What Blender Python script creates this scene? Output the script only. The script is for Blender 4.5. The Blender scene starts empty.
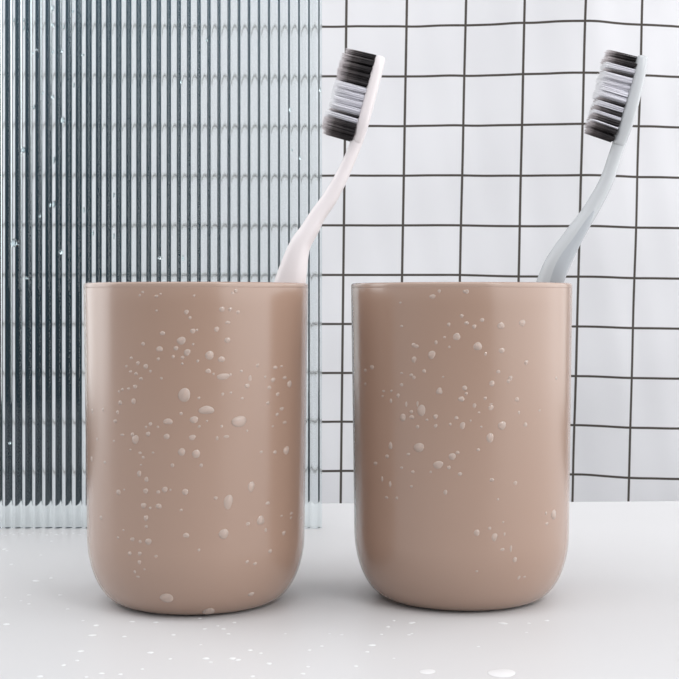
import bpy, bmesh, math, random
from mathutils import Vector, Matrix
random.seed(7)
S = bpy.context.scene
C = S.collection
F = 1356.0          # focal length in pixels of the 679 px frame
CX, HY = 339.5, 300.0
HC = 0.0991         # camera height above the table top

def P(px, py, d):
    """world point seen at photo pixel (px,py) at distance d in front of the camera"""
    return Vector(((px - CX) / F * d, d, HC - (py - HY) / F * d))

# ------------------------------------------------------------------ materials
def mat(name, col, rough=0.5, **kw):
    m = bpy.data.materials.new(name); m.use_nodes = True
    b = m.node_tree.nodes['Principled BSDF']
    b.inputs['Base Color'].default_value = (*col, 1)
    b.inputs['Roughness'].default_value = rough
    for k, v in kw.items():
        b.inputs[k.replace('_', ' ')].default_value = v
    return m
def noise_bump(m, scale, strength, dist=0.0002):
    nt = m.node_tree; b = nt.nodes['Principled BSDF']
    tc = nt.nodes.new('ShaderNodeTexCoord'); n = nt.nodes.new('ShaderNodeTexNoise')
    bp = nt.nodes.new('ShaderNodeBump')
    n.inputs['Scale'].default_value = scale; n.inputs['Detail'].default_value = 3
    bp.inputs['Strength'].default_value = strength; bp.inputs['Distance'].default_value = dist
    nt.links.new(tc.outputs['Object'], n.inputs['Vector'])
    nt.links.new(n.outputs['Fac'], bp.inputs['Height']); nt.links.new(bp.outputs['Normal'], b.inputs['Normal'])

m_cup = mat('cup_beige', (0.335, 0.222, 0.167), 0.26, Specular_IOR_Level=0.5, Coat_Weight=0.55, Coat_Roughness=0.2)
m_rim = mat('cup_rim_lit_beige', (0.37, 0.26, 0.205), 0.22, Specular_IOR_Level=0.6, Coat_Weight=0.3, Coat_Roughness=0.15)  # lighter than the body: edge highlight of the curved lip put into the colour
m_table = mat('white_laminate', (0.59, 0.582, 0.587), 0.45, Specular_IOR_Level=0.35)
noise_bump(m_table, 60, 0.04)
m_wall = mat('white_wall', (0.8, 0.8, 0.8), 0.8)
m_teal = mat('dark_teal_wall', (0.0025, 0.014, 0.022), 0.9, Specular_IOR_Level=0.05)
m_floor = mat('grey_floor', (0.3, 0.3, 0.3), 0.6)
m_glass = mat('fluted_glass', (0.91, 0.965, 0.975), 0.055, Transmission_Weight=1.0, IOR=1.5)
m_water = mat('water', (0.80, 0.66, 0.58), 0.04, Transmission_Weight=0.55, IOR=1.33, Specular_IOR_Level=0.9)
m_water_t = mat('water_on_table', (0.74, 0.74, 0.75), 0.3, Transmission_Weight=0.0, IOR=1.33, Specular_IOR_Level=0.9)
m_water_g = mat('water_on_glass', (0.8, 0.9, 0.92), 0.02, Transmission_Weight=1.0, IOR=1.33)
m_brushw = mat('pinkish_white_plastic', (0.76, 0.705, 0.71), 0.28)
m_brushg = mat('pale_grey_plastic', (0.50, 0.515, 0.53), 0.25)
m_brushg2 = mat('grey_rubber', (0.40, 0.42, 0.445), 0.35)

def bristle_mat(name, base, mid, tip):
    m = bpy.data.materials.new(name); m.use_nodes = True
    nt = m.node_tree; b = nt.nodes['Principled BSDF']; b.inputs['Roughness'].default_value = 0.45
    tc = nt.nodes.new('ShaderNodeTexCoord'); sp = nt.nodes.new('ShaderNodeSeparateXYZ')
    mp = nt.nodes.new('ShaderNodeMapRange'); mp.inputs['From Max'].default_value = 0.0102
    r = nt.nodes.new('ShaderNodeValToRGB')
    r.color_ramp.elements[0].color = (*base, 1); r.color_ramp.elements[0].position = 0.35
    r.color_ramp.elements[1].color = (*tip, 1); r.color_ramp.elements[1].position = 1.0
    e = r.color_ramp.elements.new(0.70); e.color = (*mid, 1)
    L = nt.links.new
    L(tc.outputs['Object'], sp.inputs[0]); L(sp.outputs['Z'], mp.inputs['Value'])
    L(mp.outputs[0], r.inputs[0]); L(r.outputs[0], b.inputs['Base Color'])
    return m
m_bdark = bristle_mat('charcoal_bristle', (0.02, 0.016, 0.018), (0.095, 0.08, 0.08), (0.62, 0.57, 0.58))
m_bwhite = bristle_mat('white_bristle', (0.78, 0.77, 0.83), (0.82, 0.81, 0.86), (0.88, 0.88, 0.9))

def curtain_mat():
    m = bpy.data.materials.new('white_cloth_black_grid'); m.use_nodes = True
    nt = m.node_tree; b = nt.nodes['Principled BSDF']; L = nt.links.new
    uv = nt.nodes.new('ShaderNodeUVMap'); sp = nt.nodes.new('ShaderNodeSeparateXYZ')
    L(uv.outputs[0], sp.inputs[0])
    def M(op, a, c=None):
        n = nt.nodes.new('ShaderNodeMath'); n.operation = op
        for i, v in enumerate((a, c)):
            if v is None: continue
            if isinstance(v, (int, float)): n.inputs[i].default_value = v
            else: L(v, n.inputs[i])
        return n.outputs[0]
    def line(sock, w):
        d = M('ABSOLUTE', M('SUBTRACT', M('FRACT', M('ADD', sock, 0.5)), 0.5))
        n = nt.nodes.new('ShaderNodeMapRange'); n.interpolation_type = 'SMOOTHSTEP'
        n.inputs['From Min'].default_value = w * 0.7; n.inputs['From Max'].default_value = w * 1.3
        n.inputs['To Min'].default_value = 1; n.inputs['To Max'].default_value = 0
        L(d, n.inputs['Value']); return n.outputs[0]
    k = M('MAXIMUM', line(sp.outputs['X'], 0.021), line(sp.outputs['Y'], 0.0235))
    mx = nt.nodes.new('ShaderNodeMix'); mx.data_type = 'RGBA'
    L(k, mx.inputs['Factor'])
    mx.inputs['A'].default_value = (0.72, 0.715, 0.735, 1)
    mx.inputs['B'].default_value = (0.075, 0.065, 0.058, 1)
    L(mx.outputs['Result'], b.inputs['Base Color'])
    b.inputs['Roughness'].default_value = 0.85
    b.inputs['Specular IOR Level'].default_value = 0.15
    return m
m_curtain = curtain_mat()

# ------------------------------------------------------------------ helpers
def link(name, bm, m, parent=None, smooth=True, origin=None):
    me = bpy.data.meshes.new(name); bm.to_mesh(me); bm.free()
    if smooth:
        for p in me.polygons: p.use_smooth = True
    me.materials.append(m)
    o = bpy.data.objects.new(name, me); C.objects.link(o)
    if parent: o.parent = parent
    if origin is not None: o.location = origin
    return o
def empty(name, loc):
    o = bpy.data.objects.new(name, None); o.location = loc; o.empty_display_size = 0.01
    C.objects.link(o); return o
def tag(o, label, cat, group=None, kind=None):
    o['label'] = label; o['category'] = cat
    if group: o['group'] = group
    if kind: o['kind'] = kind
def box(bm, lo, hi, bev=0):
    r = bmesh.ops.create_cube(bm, size=1)
    for v in r['verts']:
        v.co = Vector([lo[i] + (v.co[i] + .5) * (hi[i] - lo[i]) for i in range(3)])
    if bev:
        es = list({e for v in r['verts'] for e in v.link_edges})
        bmesh.ops.bevel(bm, geom=es, offset=bev, segments=3, affect='EDGES', profile=0.5)

# ------------------------------------------------------------------ setting
TOPZ = 0.0
bm = bmesh.new(); box(bm, (-3, -2.2, -0.80), (3, 1.75, -0.78)); o = link('floor', bm, m_floor, smooth=False); o['kind'] = 'structure'
bm = bmesh.new(); box(bm, (-3, 1.60, -0.78), (3, 1.65, 2.2)); o = link('wall_back', bm, m_teal, smooth=False); o['kind'] = 'structure'

# white counter
bm = bmesh.new()
box(bm, (-1.1, -0.12, -0.03), (1.1, 0.662, 0.0), 0.0012)
box(bm, (-1.06, -0.06, -0.78), (1.06, 0.62, -0.031))
bmesh.ops.rotate(bm, verts=bm.verts, cent=(0, 0.662, 0), matrix=Matrix.Rotation(math.radians(2.4), 3, 'Z'))
tb = link('bathroom_counter', bm, m_table, smooth=False)
tag(tb, 'white bathroom counter with smooth wet top under both beige cups', 'counter')

# ------------------------------------------------------------------ grid curtain
def lerp(a, b, t): return a + (b - a) * t
CD = 0.98
def interp(x, pts):
    if x <= pts[0][0]: return pts[0][1]
    for (a, va), (b, vb) in zip(pts, pts[1:]):
        if x <= b:
            t = (x - a) / (b - a); t = t * t * (3 - 2 * t); return lerp(va, vb, t)
    return pts[-1][1]
top_s = [(-700, 1.0), (404, 1.0), (462, 1.004), (521, 1.021), (579, 1.031), (637, 1.020), (695, 1.013), (780, 1.02), (860, 1.0), (1100, 1.02)]
bot_s = [(-700, 1.0), (345, 1.0), (520, 1.002), (571, 1.006), (623, 1.019), (670, 1.022), (800, 1.02), (1100, 1.03)]
XL = 118.0      # photo x of the curtain's left hem (behind the glass)
U0 = (XL - 346.5) / 59.6
bm = bmesh.new(); uvl = bm.loops.layers.uv.new('UVMap')
NU, NV = 190, 120
U1, V0, V1 = 12.0, -4.5, 20.0      # v = 0 at the line at y=26.5, one cell per unit, downwards
TOPX = [346.5, 407, 465.5, 521, 578.7, 636.3, 694]
BOTX = [340.7, 398, 455, 513, 570.8, 622.8, 675]
LINY = [26.5, 76.4, 126, 175.7, 225.4, 275, 324, 373, 421.8, 471, 520]
SAGY = [(-700, 0), (450, 0), (522, 1.8), (579, 2.1), (637, 3.7), (690, 4.3), (1100, 3)]
def lin(u, T):
    if u <= 0: return T[0] + (T[1] - T[0]) * 0.985 * u
    k = min(int(u), len(T) - 2)
    a, b = T[k], T[k + 1]
    return a + (b - a) * (u - k)
grid = []
for j in range(NV + 1):
    v = lerp(V0, V1, j / NV); row = []
    py = lin(v, LINY)
    t = py / 500.0; py0 = py
    for i in range(NU + 1):
        u = lerp(U0, U1, i / NU)
        px = lerp(lin(u, TOPX), lin(u, BOTX), t)
        tt = max(0, min(1, t)); py = py0 + interp(px, SAGY)
        s = lerp(interp(px, top_s), interp(px, bot_s), tt)
        # faint cloth ripples and creases
        s += 0.0007 * math.sin(u * 4.1 + 0.5 * v) + 0.0004 * math.sin(u * 9.3 - v * 1.7) + 0.0005 * math.sin(v * 2.3 + u)
        p = P(px, py, CD)
        p.y = CD / s
        row.append((bm.verts.new(p), u, v))
    grid.append(row)
for j in range(NV):
    for i in range(NU):
        q = (grid[j][i], grid[j + 1][i], grid[j + 1][i + 1], grid[j][i + 1])
        f = bm.faces.new([a[0] for a in q])
        for l, a in zip(f.loops, q): l[uvl].uv = (a[1], a[2])
cur = link('grid_curtain', bm, m_curtain)
tag(cur, 'white cloth curtain with thin black square grid hanging behind the counter', 'curtain')

# ------------------------------------------------------------------ fluted glass panel
GD = 0.589
GX1 = (322 - CX) / F * GD
PITCH = 9.93 / F * GD
THM = math.radians(54)
NFL, SEG, CV = 41, 24, 0.87        # CV: share of each rib that bulges, the rest is a rounded valley
def slope(t):                      # t in 0..1 across one rib, valley split between both ends
    c = (1 - CV) / 2
    if t < c: return math.tan(THM) * math.sin(t / c * math.pi / 2)
    if t > 1 - c: return -math.tan(THM) * math.sin((1 - t) / c * math.pi / 2)
    return math.tan(THM * (1 - 2 * (t - c) / CV))
HT = [0.0]
SUB = 8
for i in range(SEG * SUB):
    HT.append(HT[-1] + slope((i + .5) / (SEG * SUB)) * PITCH / (SEG * SUB))
x = GX1 - 0.0008
flute_pts = []
for k in range(NFL):
    for q in range(SEG + 1):
        if k and q == 0: continue
        t = q / SEG
        flute_pts.append((x - PITCH * (k + t), -max(0, HT[q * SUB]), False))
bm = bmesh.new()
ZT = 0.30
yb = GD + 0.0032
front = [(GX1, GD, True)] + [(a, GD + b, c) for a, b, c in flute_pts]
XLg = front[-1][0] - 0.0008
front.append((XLg, GD, True))
loop = front + [(XLg, yb, True), (GX1, yb, True)]
lo_ = [bm.verts.new((a, b, 0.0001)) for a, b, c in loop]
hi_ = [bm.verts.new((a, b, ZT)) for a, b, c in loop]
n = len(loop)
for i in range(n):
    j = (i + 1) % n
    f = bm.faces.new((lo_[i], hi_[i], hi_[j], lo_[j])); f.smooth = True
    if loop[i][2]:
        e = bm.edges.get((lo_[i], hi_[i])); e.smooth = False
fb = bm.faces.new(lo_); ft = bm.faces.new(hi_[::-1])
for f in (fb, ft):
    for e in f.edges: e.smooth = False
bmesh.ops.recalc_face_normals(bm, faces=bm.faces)
gl = link('fluted_glass_panel', bm, m_glass, smooth=True, origin=None)
tag(gl, 'clear vertically fluted glass panel standing on the white counter behind a cup', 'glass panel')

# ------------------------------------------------------------------ droplets
def cap_bm(h=0.36, seg=20, rings=6, jag=0.0, seed=0):
    """a domed drop of radius 1 lying on z=0, slightly sunk so that no gap shows"""
    rnd = random.Random(seed); b = bmesh.new()
    ph = [rnd.uniform(0, 6.28) for _ in range(3)]
    rings_v = []
    for k in range(rings + 1):
        a = k / rings * math.pi / 2
        r = math.cos(a); z = (1 - r * r) ** 0.8 * h
        if k == rings: rings_v.append([b.verts.new((0, 0, h))]); break
        ring = []
        for s in range(seg):
            t = s / seg * 2 * math.pi
            w = 1 + jag * (math.sin(2 * t + ph[0]) + .6 * math.sin(3 * t + ph[1]))
            ring.append(b.verts.new((r * w * math.cos(t), r * w * math.sin(t), z)))
        rings_v.append(ring)
    for k in range(rings - 1):
        for s in range(seg):
            b.faces.new((rings_v[k][s], rings_v[k][(s + 1) % seg], rings_v[k + 1][(s + 1) % seg], rings_v[k + 1][s]))
    for s in range(seg):
        b.faces.new((rings_v[rings - 1][s], rings_v[rings - 1][(s + 1) % seg], rings_v[rings][0]))
    b.faces.new(rings_v[0][::-1])
    return b
def drop_meshes(name, m, n=4, h=0.36):
    out = []
    for i in range(n):
        b = cap_bm(h=h, jag=0.05 + 0.02 * i, seed=i); me = bpy.data.meshes.new(name)
        b.to_mesh(me); b.free()
        for p in me.polygons: p.use_smooth = True
        me.materials.append(m); out.append(me)
    return out
DM_CUP = drop_meshes('water_droplet', m_water)
DM_TAB = drop_meshes('water_droplet', m_water_t, h=0.3)
DM_GLS = drop_meshes('water_droplet', m_water_g, h=0.5)

def frame(normal, up=Vector((0, 0, 1))):
    n = normal.normalized(); x = up.cross(n).normalized(); y = n.cross(x)
    return Matrix((x, y, n)).transposed().to_4x4()

# ------------------------------------------------------------------ cups
CUP_H = 0.1044
RB, RW, RT, HF = 0.024, 0.0358, 0.0369, 0.022
LIP = CUP_H - 0.0016
def outer_profile():
    pts = []
    for k in range(25):
        t = k / 24 * math.pi / 2
        pts.append((RB + (RW - RB) * math.sin(t), HF * (1 - math.cos(t))))
    for k in range(1, 15):
        t = k / 14
        pts.append((RW + (RT - RW) * t, HF + (LIP - HF) * t))
    return pts
OUT = outer_profile()
def rad(z):
    if z <= HF:
        c = 1 - max(z, 0) / HF; return RB + (RW - RB) * math.sqrt(max(0, 1 - c * c))
    return RW + (RT - RW) * (z - HF) / (LIP - HF)
def lathe(profile, seg=128, close=False):
    b = bmesh.new(); rings = []
    for r, z in profile:
        rings.append([b.verts.new((0, 0, z))] if r < 1e-7 else
                     [b.verts.new((r * math.cos(2 * math.pi * s / seg), r * math.sin(2 * math.pi * s / seg), z)) for s in range(seg)])
    idx = range(len(rings) - (0 if close else 1))
    for k in idx:
        a, c = rings[k], rings[(k + 1) % len(rings)]
        for s in range(seg):
            s2 = (s + 1) % seg
            if len(a) == 1: b.faces.new((a[0], c[s], c[s2]))
            elif len(c) == 1: b.faces.new((a[s], a[s2], c[0]))
            else: b.faces.new((a[s], a[s2], c[s2], c[s]))
    bmesh.ops.recalc_face_normals(b, faces=b.faces)
    return b
WALL = 0.0017
def make_cup(px, d, label):
    c = Vector(((px - CX) / F * d, d, 0.0003))
    root = empty('toothbrush_cup', c)
    tag(root, label, 'cup', 'beige bathroom cups')
    inner = [(RT - WALL, LIP + 0.0001)] + [(r - WALL, max(z, 0.0035)) for r, z in reversed(OUT) if r - WALL > 0.02 and z > 0.0035]
    prof = [(0, 0), (RB - 0.0002, 0)] + OUT[:-1] + [(RT, LIP - 0.0001), (RT - 0.00002, LIP), (RT - WALL + 0.00002, LIP)] + inner[1:] + [(0.0215, 0.0036), (0, 0.0035)]
    link('body', lathe(prof), m_cup, root)
    ra = RT
    rp = []
    for k in range(13):                           # softly rounded lip
        a = k / 12 * math.pi
        rp.append((ra - WALL / 2 + (WALL / 2) * math.cos(a), LIP + 0.0008 + 0.0008 * math.sin(a)))
    rp = [(ra, LIP + 0.00002), (ra, LIP + 0.00012)] + rp + [(ra - WALL, LIP + 0.00012), (ra - WALL, LIP + 0.00002)]
    link('rim', lathe(rp, close=True), m_rim, root)
    return root, c
def hit_cup(c, px, py):
    d = P(px, py, 1.0) - Vector((0, 0, HC)); o = Vector((0, 0, HC))
    t = c.y - RT - 0.002
    for _ in range(4000):
        p = o + d * t; q = p - c
        if 0 <= q.z <= LIP and math.hypot(q.x, q.y) <= rad(q.z): break
        t += 0.00003
        if t > c.y: return None
    dz = 0.0003
    dr = (rad(q.z + dz) - rad(max(q.z - dz, 0))) / (dz + min(dz, q.z))
    h = math.hypot(q.x, q.y)
    nrm = Vector((q.x / h, q.y / h, -dr)).normalized()
    return q, nrm, d.normalized()
def wet(root, c, groups, k=0.86):
    drops = []
    for (ox, oy), sc, lst in groups:
        for it in lst:
            zx, zy, w = it[:3]; h = it[3] if len(it) > 3 else w
            px, py = ox + zx / sc, oy + zy / sc
            r = hit_cup(c, px, py)
            if r: drops.append((w * h, px, py, w / sc * k, h / sc * k, r))
    drops.sort(key=lambda a: -a[0])
    rest = bmesh.new()
    for i, (_, px, py, w, h, (q, nrm, dr)) in enumerate(drops):
        up = Vector((0, 0, 1))
        s = (c.y) / F / 2
        cosv = max(0.55, abs(nrm.dot(dr)))
        sx, sy = w * s / cosv, h * s
        if nrm.z < -0.5: sx, sy = w * s, h * s / max(0.5, abs(nrm.dot(dr)))
        sx = max(sx, 0.00022); sy = max(sy, 0.00022)
        mtx = Matrix.Translation(q - nrm * 0.00004) @ frame(nrm, up) @ Matrix.Diagonal((sx, sy, min(sx, sy), 1))
        me = DM_CUP[i % 4]
        if i < 99:
            o = bpy.data.objects.new('water_droplet', me); C.objects.link(o)
            o.parent = root; o.matrix_local = mtx
        else:
            t = me.copy(); t.transform(mtx); rest.from_mesh(t); bpy.data.meshes.remove(t)
    o = link('fine_spray', rest, m_water, root); o['kind'] = 'stuff'

cupL, cL = make_cup(196.7, 0.450, 'beige cup in front of the fluted glass, holding the pinkish white toothbrush')
cupR, cR = make_cup(460.9, 0.4555, 'beige cup in front of the bare grid curtain, holding the grey toothbrush')
Z = 5.658
wet(cupL, cL, [
 ((80, 270), Z, [(432,148,25,20),(355,125,18),(338,142,18),(433,230,18),(602,238,30),(622,270,22),(466,358,30),(638,345,32),(573,400,52),(450,447,38),(543,443,28),(606,466,42),(640,420,18),(358,418,24),(443,503,20),(580,495,24),(578,530,18),(290,498,20),(328,527,24),(372,545,30),(262,545,18),(287,575,18),(318,587,22),(398,573,18),(345,615,24),(460,613,20),(312,660,26),(275,672,20),(240,675,18),(527,490,22),(665,515,15),(455,135,16),(645,145,20)]),
 ((195, 270), Z, [(231,117,24),(213,130,20),(152,222,34),(199,222,26),(243,238,24),(186,297,30,22),(122,335,32),(183,397,36),(82,483,54),(150,505,40),(75,572,32),(105,588,18),(160,603,80,40),(200,592,20),(262,572,20),(312,612,22,44),(295,655,30),(354,540,24),(455,552,26),(490,545,18),(397,605,18),(442,622,30),(508,610,24),(535,645,30,44),(420,665,24),(15,515,20),(10,340,18)]),
 ((80, 380), Z, [(222,65,18),(240,50,14),(228,128,22,34),(303,120,28,36),(213,183,18,26),(200,232,24),(70,175,16,30),(131,167,14,24),(590,85,76,84),(572,190,22),(498,235,52,42),(645,225,50,46),(675,262,18),(490,320,38,34),(385,305,28),(398,250,24),(373,266,18),(440,265,18),(635,325,44,34),(575,407,46),(657,418,50),(297,308,20,30),(313,337,40,56),(240,310,26,18),(192,345,16),(340,412,20),(357,438,20),(413,411,16),(523,483,26),(335,530,28,38),(376,563,22,38),(66,447,20,34),(140,465,18),(96,335,14,22),(218,635,28,34),(372,628,28,36),(443,633,24),(480,620,36),(512,622,16),(595,633,40),(250,620,14),(285,395,16),(345,480,14)]),
 ((195, 380), Z, [(22,102,20),(157,80,20),(203,72,18),(267,104,20),(65,170,86,56),(68,232,16),(22,265,16),(35,483,24),(250,235,86,74),(295,287,16),(178,320,40,20),(125,330,18,30),(150,262,20),(412,130,24),(468,80,24),(492,163,26),(465,195,22),(508,240,24),(440,262,16),(422,45,22),(517,398,34,56),(453,408,24),(375,407,20),(318,603,42,64),(188,690,56,90),(118,668,24)]),
 ((80, 500), Z, [(360,32,34),(397,45,20),(445,35,34),(572,57,20),(373,102,28,36),(375,150,20),(118,100,22,28),(247,170,14),(215,213,16),(297,222,26),(340,235,22),(387,235,38,42),(281,302,22,28),(338,303,24),(336,352,24,28),(310,407,16,22),(328,434,22,16),(365,392,14),(600,200,36),(490,555,66,66),(430,318,20)]),
 ((195, 500), Z, [(412,18,26),(372,115,42,64),(162,192,56,66),(22,283,20),(503,187,22,28),(490,90,16),(545,75,20),(543,100,18),(600,100,18),(425,290,26),(340,360,22),(295,350,22),(318,533,28,34),(78,630,70,44),(300,135,26),(400,170,18,28)]),
])
wet(cupR, cR, [
 ((345, 270), Z, [(495,150,38,30),(313,185,20,16),(320,318,20),(388,425,26,30),(404,432,26),(390,507,32,40),(490,480,46,52),(515,410,22,28),(587,308,22,28),(632,377,42,52),(660,258,22),(448,572,26),(320,583,20,16),(375,595,24),(390,608,24),(320,650,24),(152,550,28),(115,567,22),(115,645,20),(533,120,24),(563,380,18),(535,675,26),(675,665,26),(555,605,16),(675,120,20),(590,435,18)]),
 ((460, 270), Z, [(37,122,30),(125,283,28),(37,300,26),(80,320,28),(10,262,20),(232,315,40,44),(352,300,38,44),(100,432,48,56),(236,455,36,36),(145,475,18,26),(217,575,24,26),(180,642,34,36),(285,612,26,32),(375,522,26,30),(545,612,18,22),(27,667,28)]),
 ((345, 380), Z, [(320,25,20),(218,63,18),(262,62,18),(300,88,22,28),(212,92,16),(260,118,16,36),(346,137,16,36),(432,172,52,70),(410,135,16,40),(327,212,38,46),(533,65,36,40),(658,107,36,30),(675,45,24),(512,207,30),(463,225,18),(513,260,24),(665,258,34,46),(630,215,24),(595,250,20),(410,265,24),(378,210,30),(375,180,24),(257,372,22,56),(418,382,60,60),(358,420,24,18),(238,432,26),(172,472,24),(607,433,42,46),(637,410,24),(527,480,62,48),(588,495,24,28),(650,532,26),(320,497,20),(384,520,22),(375,603,20),(255,590,18,40),(210,560,16,36),(568,635,24,36),(235,665,20),(293,668,20),(485,520,18)]),
 ((460, 380), Z, [(27,47,28),(35,77,20),(10,108,32),(82,145,22,32),(143,103,22),(275,5,26),(322,110,24,34),(333,184,16,22),(175,157,34,32),(175,137,24,14),(107,184,16),(60,230,16),(120,265,16),(238,257,46,56),(170,327,46,58),(370,252,22,34),(450,172,16),(5,530,16),(180,565,26),(313,583,26),(103,395,22),(215,675,16)]),
 ((460, 500), Z, [(95,185,36,40),(168,160,22),(195,210,36,50),(252,193,14,24),(245,125,14),(288,275,16,44),(240,280,28,20),(310,338,26,34),(333,440,18,28),(365,435,16),(530,82,34,60),(487,75,14,22),(95,403,18),(492,135,20)]),
])

# droplets on the counter
def on_table(px, py):
    d = HC * F / (py - HY); return Vector(((px - CX) / F * d, d, 0.0)), d
def table_drops(label, group, pts):
    for k, it in enumerate(pts):
        px, py, w = it[:3]
        p, d = on_table(px, py)
        r = w * d / F / 2 * 1.2
        asp = it[3] if len(it) > 3 else 1.15
        o = bpy.data.objects.new('water_droplet', DM_TAB[k % 4]); C.objects.link(o)
        o.location = p; o.scale = (r * asp, r * 1.3, r * 1.1); o.rotation_euler = (0, 0, random.uniform(-.6, .6))
        tag(o, label, 'water drop', group)
def zz(ox, oy, sc, l): return [(ox + a[0] / sc, oy + a[1] / sc, *a[2:]) for a in l]
table_drops('tiny water droplet on the white counter at the foot of the fluted glass', 'droplets along the glass panel',
  zz(0, 500, 6.79, [(15,232,1.6),(38,240,2),(70,226,1.5),(95,236,1.8),(120,222,1.4),(150,230,1.8),(200,236,2),(225,224,1.5),(275,230,2.2),(318,238,2.2),(345,222,1.5),(385,234,2.4),(420,224,1.6),(455,232,1.6),(500,226,1.6),(540,236,2),(575,226,1.6),(350,280,2),(30,335,3.2),(48,345,2)]))
table_drops('tiny water droplet on the open counter beside the cup before the fluted glass', 'droplets beside the cup at the glass',
  zz(0, 520, 4.27, [(50,190,3),(155,260,4,1.6),(220,248,3.4),(258,320,3),(125,320,3),(125,358,2.8),(28,445,4,1.5),(290,380,2.6),(90,345,2),(175,150,2),(25,330,2.2)]))
table_drops('tiny water droplet on the counter near its front edge before the cups', 'droplets in front of the cups',
  zz(0, 520, 4.27, [(412,450,4),(395,492,4,1.8),(345,560,4.4),(330,600,3),(272,620,4.2,0.9),(172,668,4.5),(370,670,3),(435,655,4.2),(355,430,2.5)])
  + zz(110, 590, 4.24, [(95,134,2.6,1.8),(195,137,2.8,1.7),(62,197,3),(270,190,3.6),(172,265,4.4),(256,292,3),(408,290,4.8),(428,306,3),(520,290,5),(543,296,4),(380,120,3),(402,165,3),(458,152,2.2),(482,165,3.4),(503,186,3),(527,138,3),(595,255,3.4),(640,268,3),(672,310,3),(45,357,3.6),(138,335,2.6),(605,366,3.6),(385,232,2)])
  + zz(260, 590, 4.24, [(40,312,4),(108,185,2),(210,255,2.8),(262,238,2.6),(295,185,2),(347,190,2.6),(205,325,3.2),(183,355,3.6),(408,322,3.4),(475,234,4,1.7),(455,262,3.2),(543,156,3),(568,130,2.4),(515,188,2.4),(640,140,3,1.6),(632,190,2.6),(568,290,2.4),(5,268,2)])
  + zz(410, 590, 4.24, [(10,138,3,1.8),(395,141,4,2),(505,141,2.6),(580,130,3.2),(8,185,2),(290,240,2.4),(495,180,2)]))
# two larger, separate ones near the front
for px, py, w, asp, lab in ((427.5, 671.5, 12, 1.3, 'rounder of two larger water drops on the counter before the cup at the bare curtain'),
                            (502.0, 673.0, 20, 1.35, 'long flat puddle of water on the counter, widest of all the drops')):
    p, d = on_table(px, py); r = w * d / F / 2
    o = bpy.data.objects.new('water_droplet', DM_TAB[1]); C.objects.link(o)
    o.location = p; o.scale = (r * asp, r * 1.6, r * 0.35); tag(o, lab, 'water drop')

# droplets on the glass panel
def glass_drop(px, py, w, h):
    p = P(px, py, GD - 0.0009); r = GD / F / 2
    o = bpy.data.objects.new('water_droplet', DM_GLS[int(px) % 4]); C.objects.link(o); o.parent = gl
    o.matrix_local = Matrix.Translation(p) @ frame(Vector((0, -1, 0))) @ Matrix.Diagonal((w * r, h * r, w * r, 1))
for a in [(14,20,2,4),(24,20,2,4),(24,28,2,5),(53,8,3,7),(53,25,3,5),(73,11,2,5),(37,50,3,4),(33,53,2,3),(53,52,2,4),(62,51,3,3),(83,55,3,3),(43,93,2,4),(53,97,3,5),(34,107,3,5),(63,120,4,8),(23,150,4,6),(74,85,2,5),(64,27,2,5),(54,160,3,7),
          (15,243,8,10),(54,204,4,7),(114,195,2,5),(114,236,2,6),(61,252,4,5),(93,233,2,6),(84,210,2,6),(160,258,5,3),(27,278,4,5),(24,150,3,6),(183,258,2,7),(40,216,3,4),(207,40,2,5),(320,90,2,4),(290,110,2,5),(181,82,2,4),(300,158,2,4),(292,150,2,3),(50,205,2,5),(10,443,4,3)]:
    glass_drop(*a)

# ------------------------------------------------------------------ toothbrushes
def catmull(pts, n):
    out = []
    for i in range(len(pts) - 1):
        p = [pts[max(i - 1, 0)], pts[i], pts[i + 1], pts[min(i + 2, len(pts) - 1)]]
        for k in range(n):
            t = k / n
            out.append(tuple(0.5 * (2 * p[1][a] + (p[2][a] - p[0][a]) * t + (2 * p[0][a] - 5 * p[1][a] + 4 * p[2][a] - p[3][a]) * t * t
                                    + (3 * p[1][a] - p[0][a] - 3 * p[2][a] + p[3][a]) * t ** 3) for a in range(len(p[0]))))
    out.append(tuple(pts[-1])); return out
def sweep(rows, name, m, parent, d, base, seg=28, expo=2.3, cap0=True, cap1=True):
    """rows: (px, py, width px, depth mm, depth offset mm) along the brush; cross-section is a superellipse"""
    r = catmull(rows, 6)
    pts = [P(a[0], a[1], d) + Vector((0, a[4] / 1000 if len(a) > 4 else 0, 0)) for a in r]
    w = [a[2] / F * d / 2 for a in r]; dep = [a[3] / 2000 for a in r]
    n = len(pts); b = bmesh.new(); rings = []
    tan = [(pts[min(i + 1, n - 1)] - pts[max(i - 1, 0)]).normalized() for i in range(n)]
    def ring(c, t, a, q):
        side = Vector((t.z, 0, -t.x)).normalized(); dv = side.cross(t).normalized()
        out = []
        for s in range(seg):
            th = 2 * math.pi * s / seg; cs, sn = math.cos(th), math.sin(th)
            out.append(b.verts.new(c + side * a * math.copysign(abs(cs) ** (2 / expo), cs) + dv * q * math.copysign(abs(sn) ** (2 / expo), sn) - base))
        return out
    def capr(i, sgn):
        o = []
        for k in (4, 3, 2, 1):
            a = k / 4 * math.pi / 2 * 0.93
            o.append((pts[i] + tan[i] * sgn * math.sin(a) * min(w[i], dep[i]) * 0.8, tan[i], w[i] * math.cos(a), dep[i] * math.cos(a)))
        return o
    seq = (capr(0, -1) if cap0 else []) + [(pts[i], tan[i], w[i], dep[i]) for i in range(n)] + (capr(n - 1, 1)[::-1] if cap1 else [])
    for s in seq: rings.append(ring(*s))
    for k in range(len(rings) - 1):
        for s in range(seg):
            b.faces.new((rings[k][s], rings[k][(s + 1) % seg], rings[k + 1][(s + 1) % seg], rings[k + 1][s]))
    b.faces.new(rings[0][::-1]); b.faces.new(rings[-1])
    bmesh.ops.recalc_face_normals(b, faces=b.faces)
    return link(name, b, m, parent)

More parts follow.
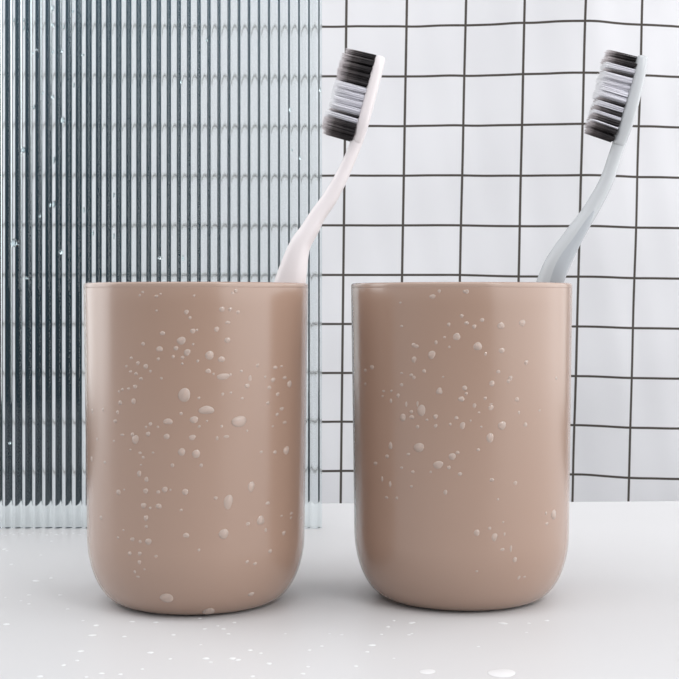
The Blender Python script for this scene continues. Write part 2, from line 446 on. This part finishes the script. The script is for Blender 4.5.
def tuft_mesh(m, seed, length, wx, wy, nf=46, name='bristle_tuft'):
    """a bundle of fine tapering filaments standing on z=0, along z"""
    rnd = random.Random(seed); b = bmesh.new()
    for k in range(nf):
        a = rnd.uniform(0, 6.283); q = math.sqrt(rnd.random())
        x, y = q * math.cos(a) * wx, q * math.sin(a) * wy
        L = length * rnd.uniform(0.90, 1.02)
        ex, ey = x * 1.12 + rnd.gauss(0, .00012), y * 1.12 + rnd.gauss(0, .00012)
        r0 = 0.00013
        rr = []
        for t, rf in ((0, 1), (.55, 1), (.85, .8), (1, .25)):
            cx, cy = lerp(x, ex, t), lerp(y, ey, t)
            rr.append([b.verts.new((cx + r0 * rf * math.cos(u), cy + r0 * rf * math.sin(u), t * L)) for u in (0.3, 1.87, 3.44, 5.01)])
        for i in range(3):
            for s in range(4): b.faces.new((rr[i][s], rr[i][(s + 1) % 4], rr[i + 1][(s + 1) % 4], rr[i + 1][s]))
        b.faces.new(rr[3])
    me = bpy.data.meshes.new(name); b.to_mesh(me); b.free()
    for p in me.polygons: p.use_smooth = True
    me.materials.append(m); return me

def bristles(head, base, d, a, z, rows, tip_a, tip_b, seed):
    """rows: list of (position 0-1 along the face a->z, colour, half width mm, length factor)"""
    A, B = P(*a, d), P(*z, d)
    TA, TB = P(*tip_a, d), P(*tip_b, d)
    for k, (t, colr, wx, lf) in enumerate(rows):
        foot = A.lerp(B, t); tip = TA.lerp(TB, t)
        L = (tip - foot).length * lf
        ax = (tip - foot).normalized()
        ybase = Vector((0, 1, 0)); xb = ybase.cross(ax).normalized()
        R = Matrix((xb, ybase, ax)).transposed().to_4x4()
        ends = t < 0.05 or t > 0.95
        cols = (-1.7, 1.7) if ends else (-3.3, 0, 3.3)
        me = tuft_mesh(m_bdark if colr == 'd' else m_bwhite, seed + k, L + 0.0006, wx / 1000, 0.0014 if not ends else 0.0012)
        for c in cols:
            o = bpy.data.objects.new('bristle_tuft', me); C.objects.link(o); o.parent = head
            o.matrix_local = Matrix.Translation(foot - ax * 0.0006 + Vector((0, c / 1000, 0)) - base) @ R
            o['label'] = 'charcoal bristle tuft' if colr == 'd' else 'white bristle tuft'

def R_(l): return [(*a, ) for a in l]
# pinkish white brush
dL = 0.450
bL = Vector(P(247, 606, dL)); bL.z = 0.0042
br = empty('toothbrush', bL)
tag(br, 'pinkish white toothbrush leaning in the cup before the fluted glass, three blocks of bristles', 'toothbrush', 'toothbrushes')
sweep([(246,598,20,6.5),(252,540,22,8),(261,460,25,9),(272,380,28,9.5),(281,325,31,9.5),(285.5,303,31,9.5),(290.5,281,31,9.5),(299,248,22,9),(309.5,230,18.5,8),(318,215,16.5,7),(330,198,15.5,6.2),(341.5,177,13.6,5.6),(351.5,155,12.4,5.2),(358.5,137,12.5,5.6),(363,124,11.5,5.6)],
      'handle', m_brushw, br, dL, bL)
hd = sweep([(357.3,142,9,6.0),(360.2,131,12,8.5),(363.7,120,12.6,10.5),(370.6,95,12,11.5),(377,71,11.6,11),(379.8,60.5,10.6,9.5)], 'brush_head', m_brushw, br, dL, bL, expo=3.2)
rowsL = [(.02,'d',.95,.93),(.10,'d',1.0,1.0),(.185,'d',1.0,1.0),(.27,'d',1.0,1.0),(.345,'d',.9,.97),
         (.43,'w',1.15,.99),(.515,'w',1.15,.99),(.60,'w',1.15,.97),(.685,'w',1.1,.97),(.742,'d',.28,.9),(.79,'w',.8,1.0),(.86,'d',.9,1.0),(.925,'d',1.0,1.0),(.985,'d',.9,.9)]
bristles(hd, bL, dL, (374.3, 56.5), (351.0, 139.5), rowsL, (343.5, 49.5), (320.5, 130.5), 100)

# grey brush
dR = 0.4555
bR = Vector(P(497, 603, dR)); bR.z = 0.0042
br2 = empty('toothbrush', bR)
tag(br2, 'pale grey toothbrush leaning in the cup before the bare curtain, dark tufts with pale gaps', 'toothbrush', 'toothbrushes')
sweep([(496,596,20,6.5),(504,540,22,8),(516,460,25,9),(531,380,26,9.5),(540,325,27,9.5),(546,300,27,9.5),(550.5,281,26,9.5),(558.5,262,25,9.3),(573,237,19.5,8.5),(583,222,16.8,7.5),(592,208,15.3,6.6),(606,182,13.8,5.8),(614.7,157,13,5.4),(623,132,13,6),(626,122,12,6)],
      'handle', m_brushg, br2, dR, bR)
hd2 = sweep([(618.3,144,11.5,6.5),(622.8,130,14.5,9),(627.0,116,14.5,10.8),(632.9,94,13.8,11.5),(637.8,73,13,11),(640.5,60.5,11.6,9.5)], 'brush_head', m_brushg, br2, dR, bR, expo=3.2)
sweep([(553.5,284,15,1.8,-4.2),(561,264,14,1.8,-4.2),(575,240,10.5,1.7,-3.7),(586,222,7,1.5,-3.2),(592,212,3,1.2,-2.9)], 'grip_strip', m_brushg2, br2, dR, bR, expo=2)
rowsR = [(.03,'d',.85,.95),(.11,'d',.95,1.0),(.19,'w',.95,.99),(.245,'d',.2,.93),(.30,'w',1.15,.99),(.385,'w',1.15,.99),(.465,'w',1.15,.99),(.53,'w',1.0,.99),
         (.582,'d',.25,.9),(.635,'w',.85,.95),(.695,'d',.6,.95),(.745,'w',.55,.97),(.80,'d',.8,.97),(.85,'w',.25,.97),(.89,'d',.8,1.0),(.965,'d',.9,1.0)]
bristles(hd2, bR, dR, (635.0, 57.5), (610.3, 142), rowsR, (604.5, 50.5), (584.3, 132.5), 200)

# ------------------------------------------------------------------ lights
def area(name, loc, target, sx, sy, power, col=(1, 1, 1)):
    l = bpy.data.lights.new(name, 'AREA'); l.shape = 'RECTANGLE'; l.size = sx; l.size_y = sy; l.energy = power; l.color = col
    o = bpy.data.objects.new(name, l); C.objects.link(o); o.location = loc
    o.rotation_euler = (Vector(target) - Vector(loc)).to_track_quat('-Z', 'Y').to_euler()
    return o
area('softbox_top', (0.0, 0.68, 1.2), (0.0, 0.66, 0), 2.4, 2.0, 6.0)
area('softbox_right', (0.78, 0.10, 0.42), (0.0, 0.12, 0.30), 2.2, 0.9, 11.0)
area('softbox_left', (-0.85, 0.92, 0.42), (-0.1, 0.87, 0.30), 0.95, 0.9, 6.0)
area('wall_fill', (-0.6, 1.45, 0.72), (-0.6, 1.62, 0.5), 1.6, 0.1, 11.0, (0.8, 0.95, 1.0))  # added unseen fill that lightens the upper back wall behind the glass
area('added_glint', (0.42, -0.15, 0.62), (0.0, 0.45, 0.05), 0.15, 0.15, 1.2)  # small added lamp, no real window: puts sparkle on the droplets
area('curtain_fill', (-0.2, 0.2, 0.95), (-0.25, 1.0, 0.05), 0.9, 0.4, 1.9)  # unseen fill added only to brighten the curtain
w = bpy.data.worlds.new('World'); S.world = w; w.use_nodes = True
nt = w.node_tree; bg = nt.nodes['Background']
tc = nt.nodes.new('ShaderNodeTexCoord'); sp = nt.nodes.new('ShaderNodeSeparateXYZ'); rp = nt.nodes.new('ShaderNodeValToRGB')
mr = nt.nodes.new('ShaderNodeMapRange'); mr.inputs['From Min'].default_value = -1
nt.links.new(tc.outputs['Generated'], sp.inputs[0]); 
zc = nt.nodes.new('ShaderNodeMath'); zc.operation = 'MAXIMUM'; zc.inputs[1].default_value = 0
ad = nt.nodes.new('ShaderNodeMath'); ad.operation = 'MULTIPLY_ADD'; ad.inputs[1].default_value = 4.5
nt.links.new(sp.outputs['Z'], zc.inputs[0]); nt.links.new(zc.outputs[0], ad.inputs[0])
nt.links.new(sp.outputs['Y'], ad.inputs[2]); nt.links.new(ad.outputs[0], mr.inputs['Value'])
nt.links.new(mr.outputs[0], rp.inputs[0]); nt.links.new(rp.outputs[0], bg.inputs[0])
rp.color_ramp.elements[0].color = (0.27, 0.265, 0.265, 1); rp.color_ramp.elements[0].position = 0.1
rp.color_ramp.elements[1].color = (0.93, 0.96, 1.0, 1); rp.color_ramp.elements[1].position = 0.6
bg.inputs[1].default_value = 0.85

# ------------------------------------------------------------------ camera
cam = bpy.data.cameras.new('camera'); co = bpy.data.objects.new('camera', cam); C.objects.link(co)
co.location = (0, 0, HC); co.rotation_euler = (math.pi / 2, 0, 0)
cam.sensor_width = 36; cam.lens = F / 679 * 36; cam.shift_y = -(CX - HY) / 679
cam.clip_start = 0.01; cam.clip_end = 20
S.camera = co
S.view_settings.view_transform = 'Standard'
S.cycles.use_denoising = True
S.cycles.max_bounces = 14; S.cycles.transmission_bounces = 12; S.cycles.transparent_max_bounces = 12
S.cycles.sample_clamp_indirect = 8
